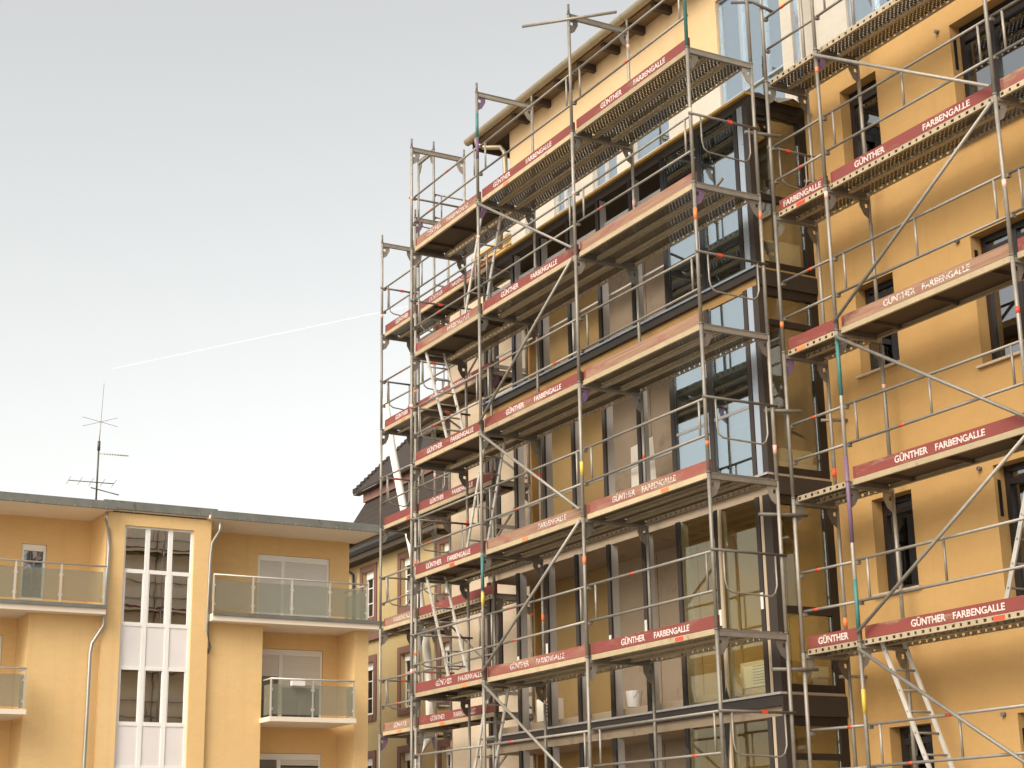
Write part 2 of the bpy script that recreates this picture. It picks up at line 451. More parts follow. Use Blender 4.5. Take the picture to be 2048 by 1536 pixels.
# cream wall left of the bay, lower left block and its flat roof
XG = -11.85
nh = [(-10.55, -9.75, hz-1.6, hz) for hz in HEADS]
wall('wall', 'y', YW, 0.35, XG, -8.30, 0, 12.95, nh, 'stucco_cream', main)
for hz in HEADS:
    casement(-10.545, -9.755, hz-1.595, hz-0.005, YW+0.17, main, mull=(-10.15,), trans=(hz-0.5,))
wall('gable_wall', 'y', 13.0, 0.3, XG, 9.0, 0, 12.9, [], 'stucco_cream', main)
box('gable_wall', (XG, YW+0.352, 0), (XG+0.3, 12.998, 12.93), 'stucco_cream', main)
box('gable_wall', (8.7, YW+0.352, 0), (9.0, 12.998, 15.2), 'stucco_yellow', main)
box('flat_roof', (XG+0.302, YW+0.352, 12.6), (8.698, 12.998, 12.85), 'zinc', main)
# top storey: glazing and cream panels
tops = [(-8.68, -8.305), (-7.60, -6.90), (-6.25, -5.45), (-4.95, -3.85), (-2.42, -0.84), (-0.59, -0.425)]
th_ = [(a, b_, 12.34, 13.9 if i < 4 else 14.9) for i, (a, b_) in enumerate(tops)] + [(0.62, 2.1, 12.97, 14.7), (2.9, 4.6, 12.97, 14.7), (5.4, 7.4, 12.97, 14.7)]
wall('top_storey_wall', 'y', YW+0.02, 0.3, -9.22, 8.7, 14.0, 15.60, [(a, b_, 13, d) for a, b_, c, d in th_ if d > 14.0], 'stucco_top', main)
wall('panel_wall', 'y', YW+0.02, 0.3, -9.22, 8.7, 12.64, 13.998, [(a, b_, max(c, 12.64), d) for a, b_, c, d in th_], 'stucco_panel', main)
wall('panel_wall', 'y', YW+0.02, 0.3, -8.3, -0.42, 11.9, 12.638, [(a, b_, c, 13) for a, b_, c, d in th_ if a < -.4 and a > -8.3], 'stucco_panel', main)
box('gable_wall', (-9.22, YW+0.322, 12.86), (-8.95, 9, 15.5), 'stucco_top', main)
for i, (a, b_, c, d) in enumerate(th_):
    ml = ((a+b_)/2,) if 0.4 < b_-a < 1.0 else ((a+(b_-a)*.36, a+(b_-a)*.72) if b_-a > 1.2 else ())
    casement(a+.004, b_-.004, c+.004, d-.004, YW+0.06, main, 'ledge_metal' if i > 3 else 'mullion_grey', 'glass_bay', mull=ml, fw=0.035, trans=(c+0.75,) if b_-a > .4 else ())
# eaves: rafters, soffit, gutter, roof
rx = -8.45
while rx < 8.5:
    box('rafter', (rx-0.05, 2.02, 15.27), (rx+0.05, YW+0.018, 15.40), 'rafter', main)
    rx += 0.80
box('soffit', (-10.05, 2.0, 15.402), (9.0, YW+0.018, 15.43), 'soffit_board', main)
box('verge_board', (-10.07, 2.0, 15.28), (-10.0, 3.0, 15.40), 'rafter', main)
roof = poly('roof', [(-10.12, 1.94, 15.48), (9.1, 1.94, 15.48), (9.1, 8.0, 18.3), (-10.12, 8.0, 18.3), (9.1, 13.5, 15.5), (-10.12, 13.5, 15.5),
                     (-10.12, 1.94, 15.435), (9.1, 1.94, 15.435), (9.1, 13.5, 15.435), (-10.12, 13.5, 15.435)],
            [(0, 1, 2, 3), (3, 2, 4, 5), (6, 7, 1, 0), (0, 3, 5, 9, 6), (1, 7, 8, 4, 2), (6, 9, 8, 7)], 'roof_tiles', main)
gp = [(1.92+0.085*math.cos(a), 15.49+0.10*math.sin(a)) for a in [math.pi*(1+k/10) for k in range(11)]]
gi = [(1.92+0.078*math.cos(a), 15.492+0.092*math.sin(a)) for a in [math.pi*(2-k/10) for k in range(11)]]
gut = prism('gutter', gp+gi, 'x', -10.14, 9.1, 'gutter', main)
x = -9.3
while x < 9:
    prism('gutter_joint', [(1.92+0.09*math.cos(a), 15.49+0.106*math.sin(a)) for a in [math.pi*(1+k/8) for k in range(9)]] + [(1.92+0.086*math.cos(a), 15.49+0.101*math.sin(a)) for a in [math.pi*(2-k/8) for k in range(9)]], 'x', x, x+0.03, 'gutter', gut)
    x += 0.98
bent('downpipe', [(-9.75, 1.92, 15.40), (-9.75, 1.93, 15.26), (-9.65, 2.05, 15.19), (-9.36, 2.24, 15.12), (-9.30, 2.30, 15.0), (-9.30, 2.31, 14.3), (-9.55, 2.33, 13.6), (-9.6, 2.33, 13.1)], 0.05, 'gutter', main, 10)

# ------------------------------------------------------------------ glazed bay (part of the main building)
XR, XLB = -0.42, -8.45
MX = [-8.36, -7.33, -6.38, -5.43, -4.48, -3.50, -2.60, -1.66, -0.72]
STO = [(0.45, 3.41), (3.72, 6.33), (6.62, 9.28), (9.56, 12.02)]
bay = box('bay_roof', (XLB, YB+.03, 12.022), (XR, YW-0.002, 12.16), 'bay_dark', main)
box('roof_flashing', (XLB-0.02, YB-0.03, 12.162), (XR+0.02, YW-0.004, 12.20), 'flashing_yellow', bay)
for k, (zb, zt) in enumerate(((9.282, 9.558), (6.332, 6.618), (3.412, 3.718), (0.02, 0.448))):
    sl = box('floor_slab', (XLB, YB+0.05, zb), (XR-0.002, YW-0.002, zt), 'board_orange' if k == 0 else 'beige_board', bay)
    box('slab_cover', (XLB, YB-0.02, zb+0.13), (XR+0.004, YB+0.048, zt-0.04), 'bay_dark', sl)
    box('ledge', (XLB, YB-0.055, zt-0.036), (XR+0.03, YB+0.048, zt-0.006), 'ledge_metal' if k == 0 else 'mullion_grey', sl)
    box('side_cover', (XR, YB-0.02, zb), (XR+0.03, YW-0.004, zt-0.04), 'bay_dark', sl)
    if k < 3:
        box('sill_board', (XLB+0.1, YB+0.20, zt+0.002), (XR-0.1, YB+0.34, zt+0.03 if k == 0 else zt+0.13), 'sill_metal', sl)
# back wall of the bay
for k, (zb, zt) in enumerate(STO):
    z0_, z1_ = (0 if k == 0 else STO[k-1][1]+0.292), zt+0.29
    for x0_, x1_, mt in ((-8.298, -6.12, 'ochre_board'), (-6.118, -3.75, 'beige_board'), (-3.748, XR-0.002, 'ochre_board' if k < 2 else 'beige_board')):
        box('back_wall', (x0_, YW, z0_), (x1_, YW+0.25, z1_), mt, bay)
    for xb in (-7.1, -5.9, -4.7, -3.6, -2.6, -1.5):
        box('board_joint', (xb-0.006, YW-0.004, zb+0.05), (xb+0.006, YW-0.001, zt-0.05), 'interior', bay)
    box('edge_board', (-8.42, YW-0.16, zb), (-8.305, YW-0.003, zt), 'board_orange', bay)
for k, (zb, zt) in enumerate(STO):
    for i, mx_ in enumerate(MX):
        m = box('mullion', (mx_-0.04, YB+0.031, zb), (mx_+0.04, YB+0.155, zt), 'mullion_grey', bay)
        box('cover_strip', (mx_-0.045, YB-0.004, zb), (mx_+0.045, YB+0.029, zt), 'bay_dark' if k < 3 else 'frame_dark', m)
        if k in (0, 1) and i > 0 and i < 8:
            # torn sealing membrane hanging from the heads of the posts
            ln = random.uniform(.25, .85); w_ = random.uniform(.05, .10)
            poly('membrane', [(mx_-0.045, YB-0.008, zt), (mx_+w_, YB-0.012, zt), (mx_+w_*.9, YB+0.0, zt-ln*.5), (mx_+.035, YB-0.010, zt-ln), (mx_-0.036, YB-0.008, zt-ln*.8)], [(0, 1, 2, 3, 4)], 'membrane', m)
            if k == 1 and random.random() < .5: poly('membrane', [(mx_-0.04, YB-0.009, zb), (mx_+.11, YB-0.012, zb), (mx_+.05, YB-0.010, zb+.18), (mx_-0.036, YB-0.009, zb+.30)], [(0, 1, 2, 3)], 'membrane', m)
        if k == 1 and i > 0:
            box('tape_patch', (mx_-0.03, YB-0.012, zb+0.9+0.1*(i % 3)), (mx_+0.03, YB-0.0055, zb+1.12+0.1*(i % 3)), 'foam_white', m)
    # panes
    first = 6
    for i in range(first, 8):
        pz = box('pane', (MX[i]+0.046, YB+0.032, zb+0.03), (MX[i+1]-0.046, YB+0.042, zt-0.03), 'glass_bay' if k >= 2 else 'glass_clear', bay)
        if k in (2,):
            box('pane_rail', (MX[i]+0.046, YB+0.022, zb+0.98), (MX[i+1]-0.046, YB+0.052, zb+1.02), 'mullion_grey', pz)
    box('inner_rail', (MX[0], YB+0.22, zb+0.86), (XR-.1, YB+0.245, zb+0.89), 'aluminium', bay)
    # head box
    if k == 3:
        for i in range(0, 8):
            box('head_board', (MX[i]+0.06, YB+0.10, 11.45), (MX[i+1]-0.06, YB+0.13, 11.62), 'mullion_grey', bay)
            box('head_board', (MX[i]+0.06, YB+0.50, 10.9), (MX[i+1]-0.06, YB+0.56, 11.10), 'beige_board', bay)
    # corner post and the two ends
    cp = box('corner_post', (MX[8]+0.062, YB-0.002, zb), (XR, YB+0.14, zt), 'bay_dark', bay)
    box('corner_strip', (MX[8]+0.075, YB-0.012, zb), (MX[8]+(0.19 if k > 1 else .13), YB-0.004, zt), 'ledge_metal' if k > 1 else 'sill_metal', cp)
    if k < 2: box('cover_strip', (MX[7]+.03, YB-.010, zb), (MX[7]+.09, YB+.02, zt), 'sill_metal', cp)
    box('end_post', (XR-0.09, YW-0.13, zb), (XR, YW-0.004, zt), 'frame_dark', bay)
    for z0_, z1_ in ((zb, zb+0.10), (zt-0.12, zt), (zb+1.02, zb+1.12) if k % 2 else (zt-0.55, zt-0.47)):
        box('end_rail', (XR-0.085, YB+0.142, z0_), (XR-0.004, YW-0.132, z1_), 'frame_dark', bay)
    box('pane', (XR-0.05, YB+0.142, zb+0.1), (XR-0.038, YW-0.132, zt-0.12), 'glass_side', bay)
    box('end_post', (XLB, YW-0.12, zb), (XLB+0.08, YW-0.004, zt), 'mullion_grey', bay)
    for z0_, z1_ in ((zt-0.30, zt-0.22), (zb+0.7, zb+0.76)):
        box('end_rail', (XLB+0.01, YB+0.202, z0_), (XLB+0.07, YW-0.122, z1_), 'mullion_grey', bay)
# torn roofing felt at the bay corner
poly('felt_flap', [(-0.45, 1.3, 12.21), (-0.30, 1.45, 12.17), (-0.24, 1.75, 12.05), (-0.22, 2.0, 12.16), (-0.2, 2.3, 12.02), (-0.45, 2.33, 12.22), (-0.45, 1.8, 12.24)], [(0, 1, 2, 6), (2, 3, 4, 5, 6)], 'zinc', bay)

# things standing in the bay
def blockthing(name, label, cat, parts, group=None):
    lo = Vector(parts[0][1]); t = thing(name, label, cat, lo, group=group)
    for nm, a, b_, mt in parts: box(nm, a, b_, mt, t)
blockthing('insulation_block', 'pale foam block behind the uppermost side pane of the bay', 'foam block', [('block', (-0.62, 1.60, 9.58), (-0.5, 2.16, 10.02), 'foam_white'), ('offcut', (-0.62, 1.45, 9.58), (-0.5, 1.595, 9.78), 'foam_white')])
blockthing('insulation_block', 'two stacked foam slabs behind the bay side glass, middle storey', 'foam block', [('slab', (-0.66, 1.55, 6.64), (-0.5, 2.2, 6.82), 'foam_white'), ('slab', (-0.66, 1.58, 6.825), (-0.5, 2.14, 7.0), 'foam_white')])
blockthing('carton', 'small white cartons stacked behind the lowest bay side glass', 'carton', [('carton_box', (-0.62, 1.98, 3.74), (-0.5, 2.14, 3.92), 'foam_white'), ('carton_box', (-0.63, 1.96, 3.925), (-0.49, 2.15, 4.07), 'foam_white')])
sk = thing('paper_sack', 'white printed sack leaning behind the lower front glass', 'sack', (-1.55, 1.50, 3.86))
box('sack_body', (-1.55, 1.50, 3.86), (-0.95, 1.62, 4.2), 'paper_white', sk)
for k in range(7): box('print_line', (-1.28, 1.494, 3.90+k*0.038), (-1.03, 1.499, 3.907+k*0.038), 'print_grey', sk)
hs = thing('hanging_sheet', 'pale paper sheet hanging between two posts of the bay', 'sheet', (-4.0, 1.66, 6.95))
poly('sheet', [(-4.28, 1.66, 7.86), (-3.66, 1.66, 7.90), (-3.62, 1.68, 6.98), (-3.95, 1.70, 7.0), (-4.36, 1.69, 6.92), (-4.28, 1.665, 7.86-.001)], [(0, 1, 2, 3, 4)], 'paper_white', hs)
ct_ = thing('carton', 'pale vented carton on the bay sill near its left end', 'carton', (-7.0, 1.52, 3.86))
box('carton_box', (-7.15, 1.52, 3.86), (-6.72, 1.78, 4.22), 'paper_white', ct_)
for k in range(5): box('vent_slot', (-6.86, 1.514, 3.92+k*.055), (-6.76, 1.519, 3.945+k*.055), 'soot_grey', ct_)
bk = thing('bucket', 'small white plaster bucket on the bay sill', 'bucket', (-4.35, 1.6, 3.86))
v_, f_ = [], []
for zz, rr in ((0, .10), (.24, .13), (.24, .12), (.02, .09)):
    v_ += [Vector((-4.35+rr*math.cos(2*math.pi*i/16), 1.6+rr*math.sin(2*math.pi*i/16), 3.86+zz)) for i in range(16)]
for a_ in range(3): f_ += [(a_*16+i, a_*16+(i+1) % 16, a_*16+16+(i+1) % 16, a_*16+16+i) for i in range(16)]
f_ += [tuple(reversed(range(16))), tuple(range(48, 64))]
poly('bucket_body', v_, f_, 'white_pvc', bk)
bent('bucket_handle', [(-4.48, 1.6, 4.09), (-4.45, 1.53, 4.0), (-4.35, 1.50, 3.97), (-4.25, 1.53, 4.0), (-4.22, 1.6, 4.09)], .005, 'galvanised', bk, 6)
tb = thing('timber_stack', 'stack of yellow battens on the low flat roof', 'timber', (-10.2, 3, 12.95))
for k in range(6):
    for j in range(4):
        y0 = 2.5+j*0.32+random.uniform(-.03, .03)
        box('batten', (-11.1+random.uniform(-.1, .1), y0, 12.96+k*0.085), (-9.5+random.uniform(-.1, .1), y0+0.2, 13.02+k*0.085), 'timber', tb)

# ------------------------------------------------------------------ scaffolding
def text_mesh(body, width, height):
    k = ('txt', body, width)
    if k in CACHE: return CACHE[k]
    cu = bpy.data.curves.new('lettering', 'FONT'); cu.body = body; cu.size = 0.12; cu.extrude = 0.0012; cu.offset = 0.0026
    cu.resolution_u = 3
    o = bpy.data.objects.new('tmp_text', cu); COL.objects.link(o)
    dg = bpy.context.evaluated_depsgraph_get()
    me = bpy.data.meshes.new_from_object(o.evaluated_get(dg))
    bpy.data.objects.remove(o); bpy.data.curves.remove(cu)
    xs = [v.co.x for v in me.vertices]; ys = [v.co.y for v in me.vertices]
    x0, x1, y0 = min(xs), max(xs), min(ys)
    y1 = y0 + (max(ys)-y0)*(0.78 if 'Ü' in body else 1.0)
    for v in me.vertices:
        v.co = Vector(((v.co.x-x0)/(x1-x0)*width, -v.co.z, (v.co.y-y0)/(y1-y0)*height))
    me.name = 'lettering'
    CACHE[k] = me
    return me
TXT = {}
def lettering(word, x, y, z, parent, worn=False, width=None):
    w_ = width or (0.58 if word == 'GÜNTHER' else 0.81)
    k = (word, w_, worn)
    if k not in TXT:
        me = text_mesh(word, w_, 0.084).copy(); me.materials.clear(); me.materials.append(MAT['letter_worn' if worn else 'letter_white']); TXT[k] = me
    return link('lettering', TXT[k], None, parent, (x, y, z))

def plank(x0, x1, y0, y1, z, parent, kind='steel'):
    L = x1-x0; w = y1-y0; cx, cy = (x0+x1)/2, (y0+y1)/2
    k = ('plank', kind, round(L, 3), round(w, 3))
    if k not in CACHE:
        v, f = [], []
        def bx(a, b_):
            n0 = len(v)
            v.extend([(a[0] if i & 4 == 0 else b_[0], a[1] if i & 2 == 0 else b_[1], a[2] if i & 1 == 0 else b_[2]) for i in range(8)])
            f.extend([tuple(n0+q for q in t_) for t_ in ((0, 1, 3, 2), (4, 6, 7, 5), (0, 4, 5, 1), (2, 3, 7, 6), (0, 2, 6, 4), (1, 5, 7, 3))])
        bx((-L/2, -w/2+.003, .017), (L/2, w/2-.003, .021))
        if kind == 'ply':
            for q in (-.7, 0, .7): bx((q*L/2-.02, -w/2+.02, -.03), (q*L/2+.02, w/2-.02, .0165))
        CACHE[k] = mesh('deck_plank', v, f)
        v, f = [], []
        bx((-L/2, -.003, -.036), (L/2, .003, .036)); bx((-L/2, .0032, -.036), (L/2, .038, -.032))
        CACHE[k+('fl',)] = mesh('side_flange', v, f)
        v2 = [(a, -b_, c) for a, b_, c in v]
        CACHE[k+('fr',)] = mesh('side_flange', v2, [tuple(reversed(q)) for q in f])
    o = link('deck_plank', CACHE[k], 'deck_plate' if kind == 'steel' else 'plywood', parent, (cx, cy, z))
    fm = 'deck_flange' if kind == 'steel' and (round(cx*7+z*3+y0*11) % 3) else 'deck_edge'
    me_ = CACHE.setdefault(k+('fl', fm), CACHE[k+('fl',)].copy())
    link('side_flange', me_, fm, o, (cx, y0, z-.012))
    link('side_flange', CACHE[k+('fr',)], 'deck_flange' if kind == 'steel' else 'deck_edge', o, (cx, y1, z-.012))
    for xe in (x0, x1): box('end_hook', (xe-.02, y0+.03, z-.05), (xe+.02, y1-.03, z+.012), 'galvanised_dark', o)
    return o

def ladder(xa, za, xb, zb, y0, y1, parent):
    d = Vector((xb-xa, 0, zb-za)); L = d.length; d.normalize(); nrm = Vector((d.z, 0, -d.x))
    def stile(y):
        v = []
        for s in (0, L):
            for a, b_ in ((-.03, -.011), (.03, -.011), (.03, .011), (-.03, .011)): v.append(Vector((xa, y, za))+d*s+nrm*a+Vector((0, b_, 0)))
        return v
    f = [(0, 1, 5, 4), (1, 2, 6, 5), (2, 3, 7, 6), (3, 0, 4, 7), (3, 2, 1, 0), (4, 5, 6, 7)]
    o = poly('ladder', stile(y0), f, 'aluminium', parent)
    poly('stile', stile(y1), f, 'aluminium', o)
    s = 0.16
    while s < L-.05:
        p = Vector((xa, 0, za))+d*s
        tube('rung', (p.x, y0-.014, p.z), (p.x, y1+.014, p.z), 0.015, 'galvanised', o, 8); s += 0.28

GUS = {}
def gusset(x, y, z, sgn, parent, mat):
    k = ('gus', sgn, mat)
    if k not in CACHE:
        pr = [(0.025, 0.0), (0.165, 0.0), (0.165, -0.08), (0.10, -0.20), (0.025, -0.25), (0.025, -0.10), (0.075, -0.10), (0.075, -0.045), (0.025, -0.045)]
        v = [(s*.005, sgn*a, b_) for s in (-1, 1) for a, b_ in pr]; n = len(pr)
        f = [(i, (i+1) % n, n+(i+1) % n, n+i) for i in range(n)] + [tuple(range(n)), tuple(range(2*n-1, n-1, -1))]
        CACHE[k] = mesh('gusset', v, f)
    link('gusset', CACHE[k], mat, parent, (x, y, z))

def uguard(x, y0, y1, z, root, along='y'):
    """end guard: rail at 1 m with a U-shaped hanging loop"""
    rl = tube('end_rail', (x, y0-.04, z+1.0), (x, y1+.06, z+1.0), .019, 'galvanised_dark', root)
    a, b_ = y0+.15, y1-.12
    pts = [(x, a, z+1.0), (x, a+.01, z+.62), (x, a+.03, z+.52), (x, a+.10, z+.475), (x, b_-.10, z+.455), (x, b_-.03, z+.50), (x, b_-.0, z+.60), (x, b_, z+1.0)]
    bent('guard_loop', pts, .013, 'galvanised', rl)
    if random.random() < .7:
        ym = y0+(y1-y0)*random.uniform(.3, .7)
        box('paint_band', (x-.021, ym-.04, z+.979), (x+.021, ym+.04, z+1.021), 'paint_red', rl)

PAINT = ['paint_red', 'paint_orange', 'paint_pink']
def scaffold(name, label, loc, xs, w, levels, boards, decks, rz=0.0, top=None, rails=None, posts3=False, spikes=()):
    """local x along the bays, y from the outer (0) to the inner (w) standards; levels: deck heights, highest first"""
    root = thing(name, label, 'scaffold', loc, rz, 'scaffold towers around the building', local=True)
    zmin = levels[-1]
    ztop = top or {}
    for i, x in enumerate(xs):
        zs = sorted(levels)
        segs = [(0.06, zs[0])] + list(zip(zs, zs[1:])) + ([(zs[-1], zs[-1]+2.0)] if ztop.get(i, True) else [])
        for a, b_ in segs:
            for j, y in enumerate((0, w)):
                s = tube('standard', (x, y, a), (x, y, b_), .0255, 'galvanised', root, 12)
                if b_-a > 1 and random.random() < .4:
                    zc = random.choice((a+.35, a+.95, b_-.35, a+1.3)); ln = random.choice((.06, .08, .12))
                    tube('paint_band', (x, y, zc), (x, y, zc+ln), .0268, random.choice(PAINT+['paint_pink']), s, 12)
                tube('spigot_collar', (x, y, b_-.012), (x, y, b_+.012), .030, 'galvanised_dark', s, 10)
            if b_ > .5:
                tr = box('transom', (x-.026, .026, b_-.085), (x+.026, w-.026, b_-.03), 'galvanised', root)
                box('transom_lip', (x-.026, .03, b_-.028), (x+.026, w-.03, b_+.0), 'galvanised_dark', tr)
                gm = random.choice(['galvanised', 'galvanised', 'galvanised_dark', 'galvanised', 'galvanised_dark', 'paint_purple'])
                gusset(x, 0, b_-.085, 1, tr, gm); gusset(x, w, b_-.085, -1, tr, 'galvanised_dark' if random.random() < .6 else 'galvanised')
        for y in (0, w):
            if ztop.get(i, True): tube('spigot', (x, y, zs[-1]+2.0), (x, y, zs[-1]+2.17), .019, 'galvanised_dark', root)
            box('base_plate', (x-.075, y-.075, 0.0), (x+.075, y+.075, .012), 'galvanised_dark', root)
            tube('base_jack', (x, y, .012), (x, y, .06), .018, 'galvanised_dark', root)
    for li, z in enumerate(levels):
        for bi in range(len(xs)-1):
            xa, xb = xs[bi], xs[bi+1]
            dk = decks(li, bi)
            if dk:
                n = 3 if w > .9 else 2
                pw = .315; gap = (w-.10-n*pw)/(n-1) if n > 1 else 0
                if dk == 'steel':
                    for q in range(n):
                        y0 = .05+q*(pw+gap)
                        plank(xa+.035, xb-.035, y0, y0+pw, z, root)
                elif dk == 'ply':
                    plank(xa+.035, xb-.035, .05, .66, z, root, 'ply')
                    if n == 3: plank(xa+.035, xb-.035, w-.05-pw, w-.05, z, root)
                if random.random() < .5:
                    xm = xa+(xb-xa)*random.uniform(.25, .8)
                    box('tape_mark', (xm-.09, .0435, z-.04), (xm+.09, .0465, z+.012), 'paint_orange' if random.random() < .6 else 'paint_red', root)
            bd = boards(li, bi)
            if bd:
                mat, words, worn = bd
                tbd = box('toe_board', (xa+.05, .055, z+.03), (xb-.04, .085, z+.185), mat, root)
                box('end_fitting', (xa+.052, .0525, z+.05), (xa+.10, .0548, z+.165), 'toe_red', tbd)
                for wd, xo in words: lettering(wd, xa+xo, 0.0535, z+.062, tbd, worn, None if xb-xa > 1.7 else (.58 if wd == 'GÜNTHER' else .80))
            gr = rails(li, bi) if rails else 2
            if gr:
                for h in (1.0, .5):
                    if h < 1 and gr == 1: continue
                    j1, j2 = random.uniform(-.012, .012), random.uniform(-.012, .012)
                    rl = tube('guardrail', (xa+.02, .045, z+h+j1), (xb-.02, .045, z+h+j2), .0185, 'galvanised', root)
                    for xe in (xa+.035, ):
                        box('coupler', (xe-.022, .012, z+h-.055), (xe+.022, .07, z+h-.012), 'galvanised_dark', rl)
                    if random.random() < .4:
                        xm = xa+(xb-xa)*random.uniform(.2, .8)
                        tq = (xm-xa)/(xb-xa); zq = z+h+j1+(j2-j1)*tq
                        tube('paint_band', (xm-.04, .045, zq), (xm+.04, .045, zq), .0205, 'paint_red', rl)
                if gr == 2 and xb-xa > 1.2:
                    px_ = [xa+.20, xb-.20] + ([(xa+xb)/2] if posts3 else [])
                    for x in px_: tube('rail_post', (x, .045, z+.5), (x, .045, z+1.0), .016, 'galvanised', root)
    return root

GF = [('GÜNTHER', .62), ('FARBENGALLE', 1.55)]
# --- scaffold in front of the glazed bay
ML = [12.4-2*k for k in range(7)]
MXS = [-8.71, -6.14, -3.07, 0.0]
def m_boards(l, b):
    s = {(0, 0): ('toe_mid', [('GÜNTHER', .5), ('FARBENGALLE', 1.3)], True), (0, 1): ('toe_red', [('GÜNTHER', .45), ('FARBENGALLE', 1.55)], False), (0, 2): ('toe_red', [('GÜNTHER', .75), ('FARBENGALLE', 1.65)], False),
         (1, 0): ('toe_mid', [('FARBENGALLE', 1.3)], True), (1, 1): ('toe_red', [('GÜNTHER', .65), ('FARBENGALLE', 1.63)], False), (1, 2): ('toe_worn', [], True),
         (2, 0): ('toe_red', [('GÜNTHER', .5), ('FARBENGALLE', 1.4)], False), (2, 1): ('toe_red', [('GÜNTHER', .75), ('FARBENGALLE', 1.65)], False), (2, 2): ('toe_worn', [], True),
         (3, 0): ('toe_red', [('GÜNTHER', .45), ('FARBENGALLE', 1.25)], False), (3, 1): ('toe_worn', [('FARBENGALLE', 1.7)], True), (3, 2): ('toe_mid', [('GÜNTHER', .7), ('FARBENGALLE', 1.45)], True),
         (4, 0): ('toe_red', [('GÜNTHER', .8), ('FARBENGALLE', 1.6)], True), (4, 1): ('toe_mid', [('GÜNTHER', .75), ('FARBENGALLE', 1.55)], True), (4, 2): ('toe_red', [('GÜNTHER', .8), ('FARBENGALLE', 1.6)], False)}
    return s.get((l, b), ('toe_red', [('GÜNTHER', .6), ('FARBENGALLE', 1.4)], False) if l < 6 else None)
M = scaffold('scaffold', 'large five-deck scaffold with red lettered toe boards before the glazed bay', (0, 0, 0), MXS, 1.09, ML, m_boards,
             lambda l, b: None if l == 6 else ('ply' if b == 0 else 'steel'), top={3: False, 0: True, 1: True, 2: True}, rails=lambda l, b: 0 if l == 6 else 2)
for y in (0, 1.09): tube('standard', (0, y, 12.4), (0, y, 15.4), .0255, 'galvanised' if y else 'paint_teal', M, 12)
# zigzag braces in the middle bay, ladders in the left bay, end guards
for k in range(6):
    a, b_ = (-6.12, -3.09) if k % 2 == 0 else (-3.09, -6.12)
    tube('brace', (a, -.045, ML[k]-.06), (b_, -.045, ML[k+1]+.10), .0225, 'galvanised', M)
for k in range(6):
    if k % 2 == 0: ladder(-6.25, ML[k]+.05, -7.05, ML[k+1]+.03, .17, .53, M)
    else: ladder(-8.42, ML[k]+.05, -7.50, ML[k+1]+.03, .12, .48, M)
for k in range(1, 6): uguard(0.02, 0, 1.09, ML[k], M)
for k in (0,): uguard(-8.73, 0, 1.09, ML[k], M)
for k in range(1, 5): uguard(-8.68, .0, 1.09, ML[k], M)
tube('loose_tube', (-3.59, -.54, 14.3), (-2.51, .53, 14.3), .0245, 'galvanised', M)
bent('hoisting_bracket', [(-.3, 1.05, 13.5), (0, 1.2, 13.4), (0.1, 1.5, 13.25)], .024, 'galvanised_dark', M)
tube('loose_tube', (-.45, .55, 10.45), (-.15, .6, 10.62), .022, 'galvanised_dark', M)
tube('tie_tube', (-.05, 1.0, 7.35), (0.10, 1.5, 7.35), .024, 'galvanised', M)
tube('tie_tube', (-.05, .95, 11.35), (0.06, 1.5, 11.35), .024, 'galvanised', M)
tube('tie_tube', (-.12, .85, 5.95), (0.08, 1.5, 5.95), .024, 'galvanised_dark', M)
tube('tie_tube', (-.1, .9, 3.95), (0.08, 1.5, 3.95), .024, 'galvanised_dark', M)
for x, y, z0, z1, mt in ((-6.14, 0, 13.15, 13.55, 'paint_purple'), (-6.14, 0, 13.55, 14.0, 'paint_teal'), (-3.07, 0, 7.0, 7.2, 'paint_yellow'), (-6.14, 0, 5.55, 5.75, 'paint_yellow'), (-6.14, 0, 5.78, 6.35, 'paint_teal'), (0, 0, 9.85, 10.02, 'paint_orange'), (-6.14, 1.09, 10.9, 11.35, 'paint_teal'), (0, 0, 11.4, 11.48, 'paint_pink')):
    tube('paint_band', (x, y, z0), (x, y, z1), .0272, mt, M, 12)

# --- scaffold along the right-hand wall
RL = [12.18-2*k for k in range(7)]
RXS = [0.0, 1.09, 4.16, 7.23]
def r_boards(l, b):
    s = {(1, 0): ('toe_red', [('FARBENGALLE', .14)], False), (1, 1): ('toe_red', [('GÜNTHER', .53), ('FARBENGALLE', 1.81)], False), (1, 2): ('toe_mid', [], True),
         (2, 0): ('toe_red', [], False), (2, 1): ('toe_worn', [('GÜNTHER', .85), ('FARBENGALLE', 1.55)], True), (2, 2): ('toe_red', [], False),
         (3, 1): ('toe_red', [('GÜNTHER', .82), ('FARBENGALLE', 1.53)], False), (3, 2): ('toe_red', [], False),
         (4, 0): ('toe_red', [('GÜNTHER', .25)], False), (4, 1): ('toe_red', [('GÜNTHER', .87), ('FARBENGALLE', 1.57)], False), (4, 2): ('toe_mid', [], True)}
    return s.get((l, b), ('toe_red', [], False) if l == 5 else None)
Rs = scaffold('scaffold', 'narrow scaffold tower along the bare ochre wall at the right', (0, 1.342, 0), RXS, .73, RL, r_boards,
              lambda l, b: None if l == 6 else ('ply' if b >= 1 and l in (2, 3) else 'steel'), rails=lambda l, b: 0 if l == 6 else 2, posts3=True)
for k in range(6):
    a, b_ = (1.11, 4.14) if k % 2 == 0 else (4.14, 1.11)
    tube('brace', (a, -.045, RL[k]-.10), (b_, -.045, RL[k+1]+.10), .0225, 'galvanised', Rs)
ladder(1.22, 4.22, 2.06, 2.21, .22, .58, Rs)
ladder(4.06, 6.22, 3.26, 4.22, .24, .60, Rs)
for z in (7.35, 3.9, 10.85): tube('wall_tie', (-.14, .68, z), (.02, 1.0, z), .022, 'galvanised', Rs)
uguard(0.0, 0, .73, RL[1], Rs)
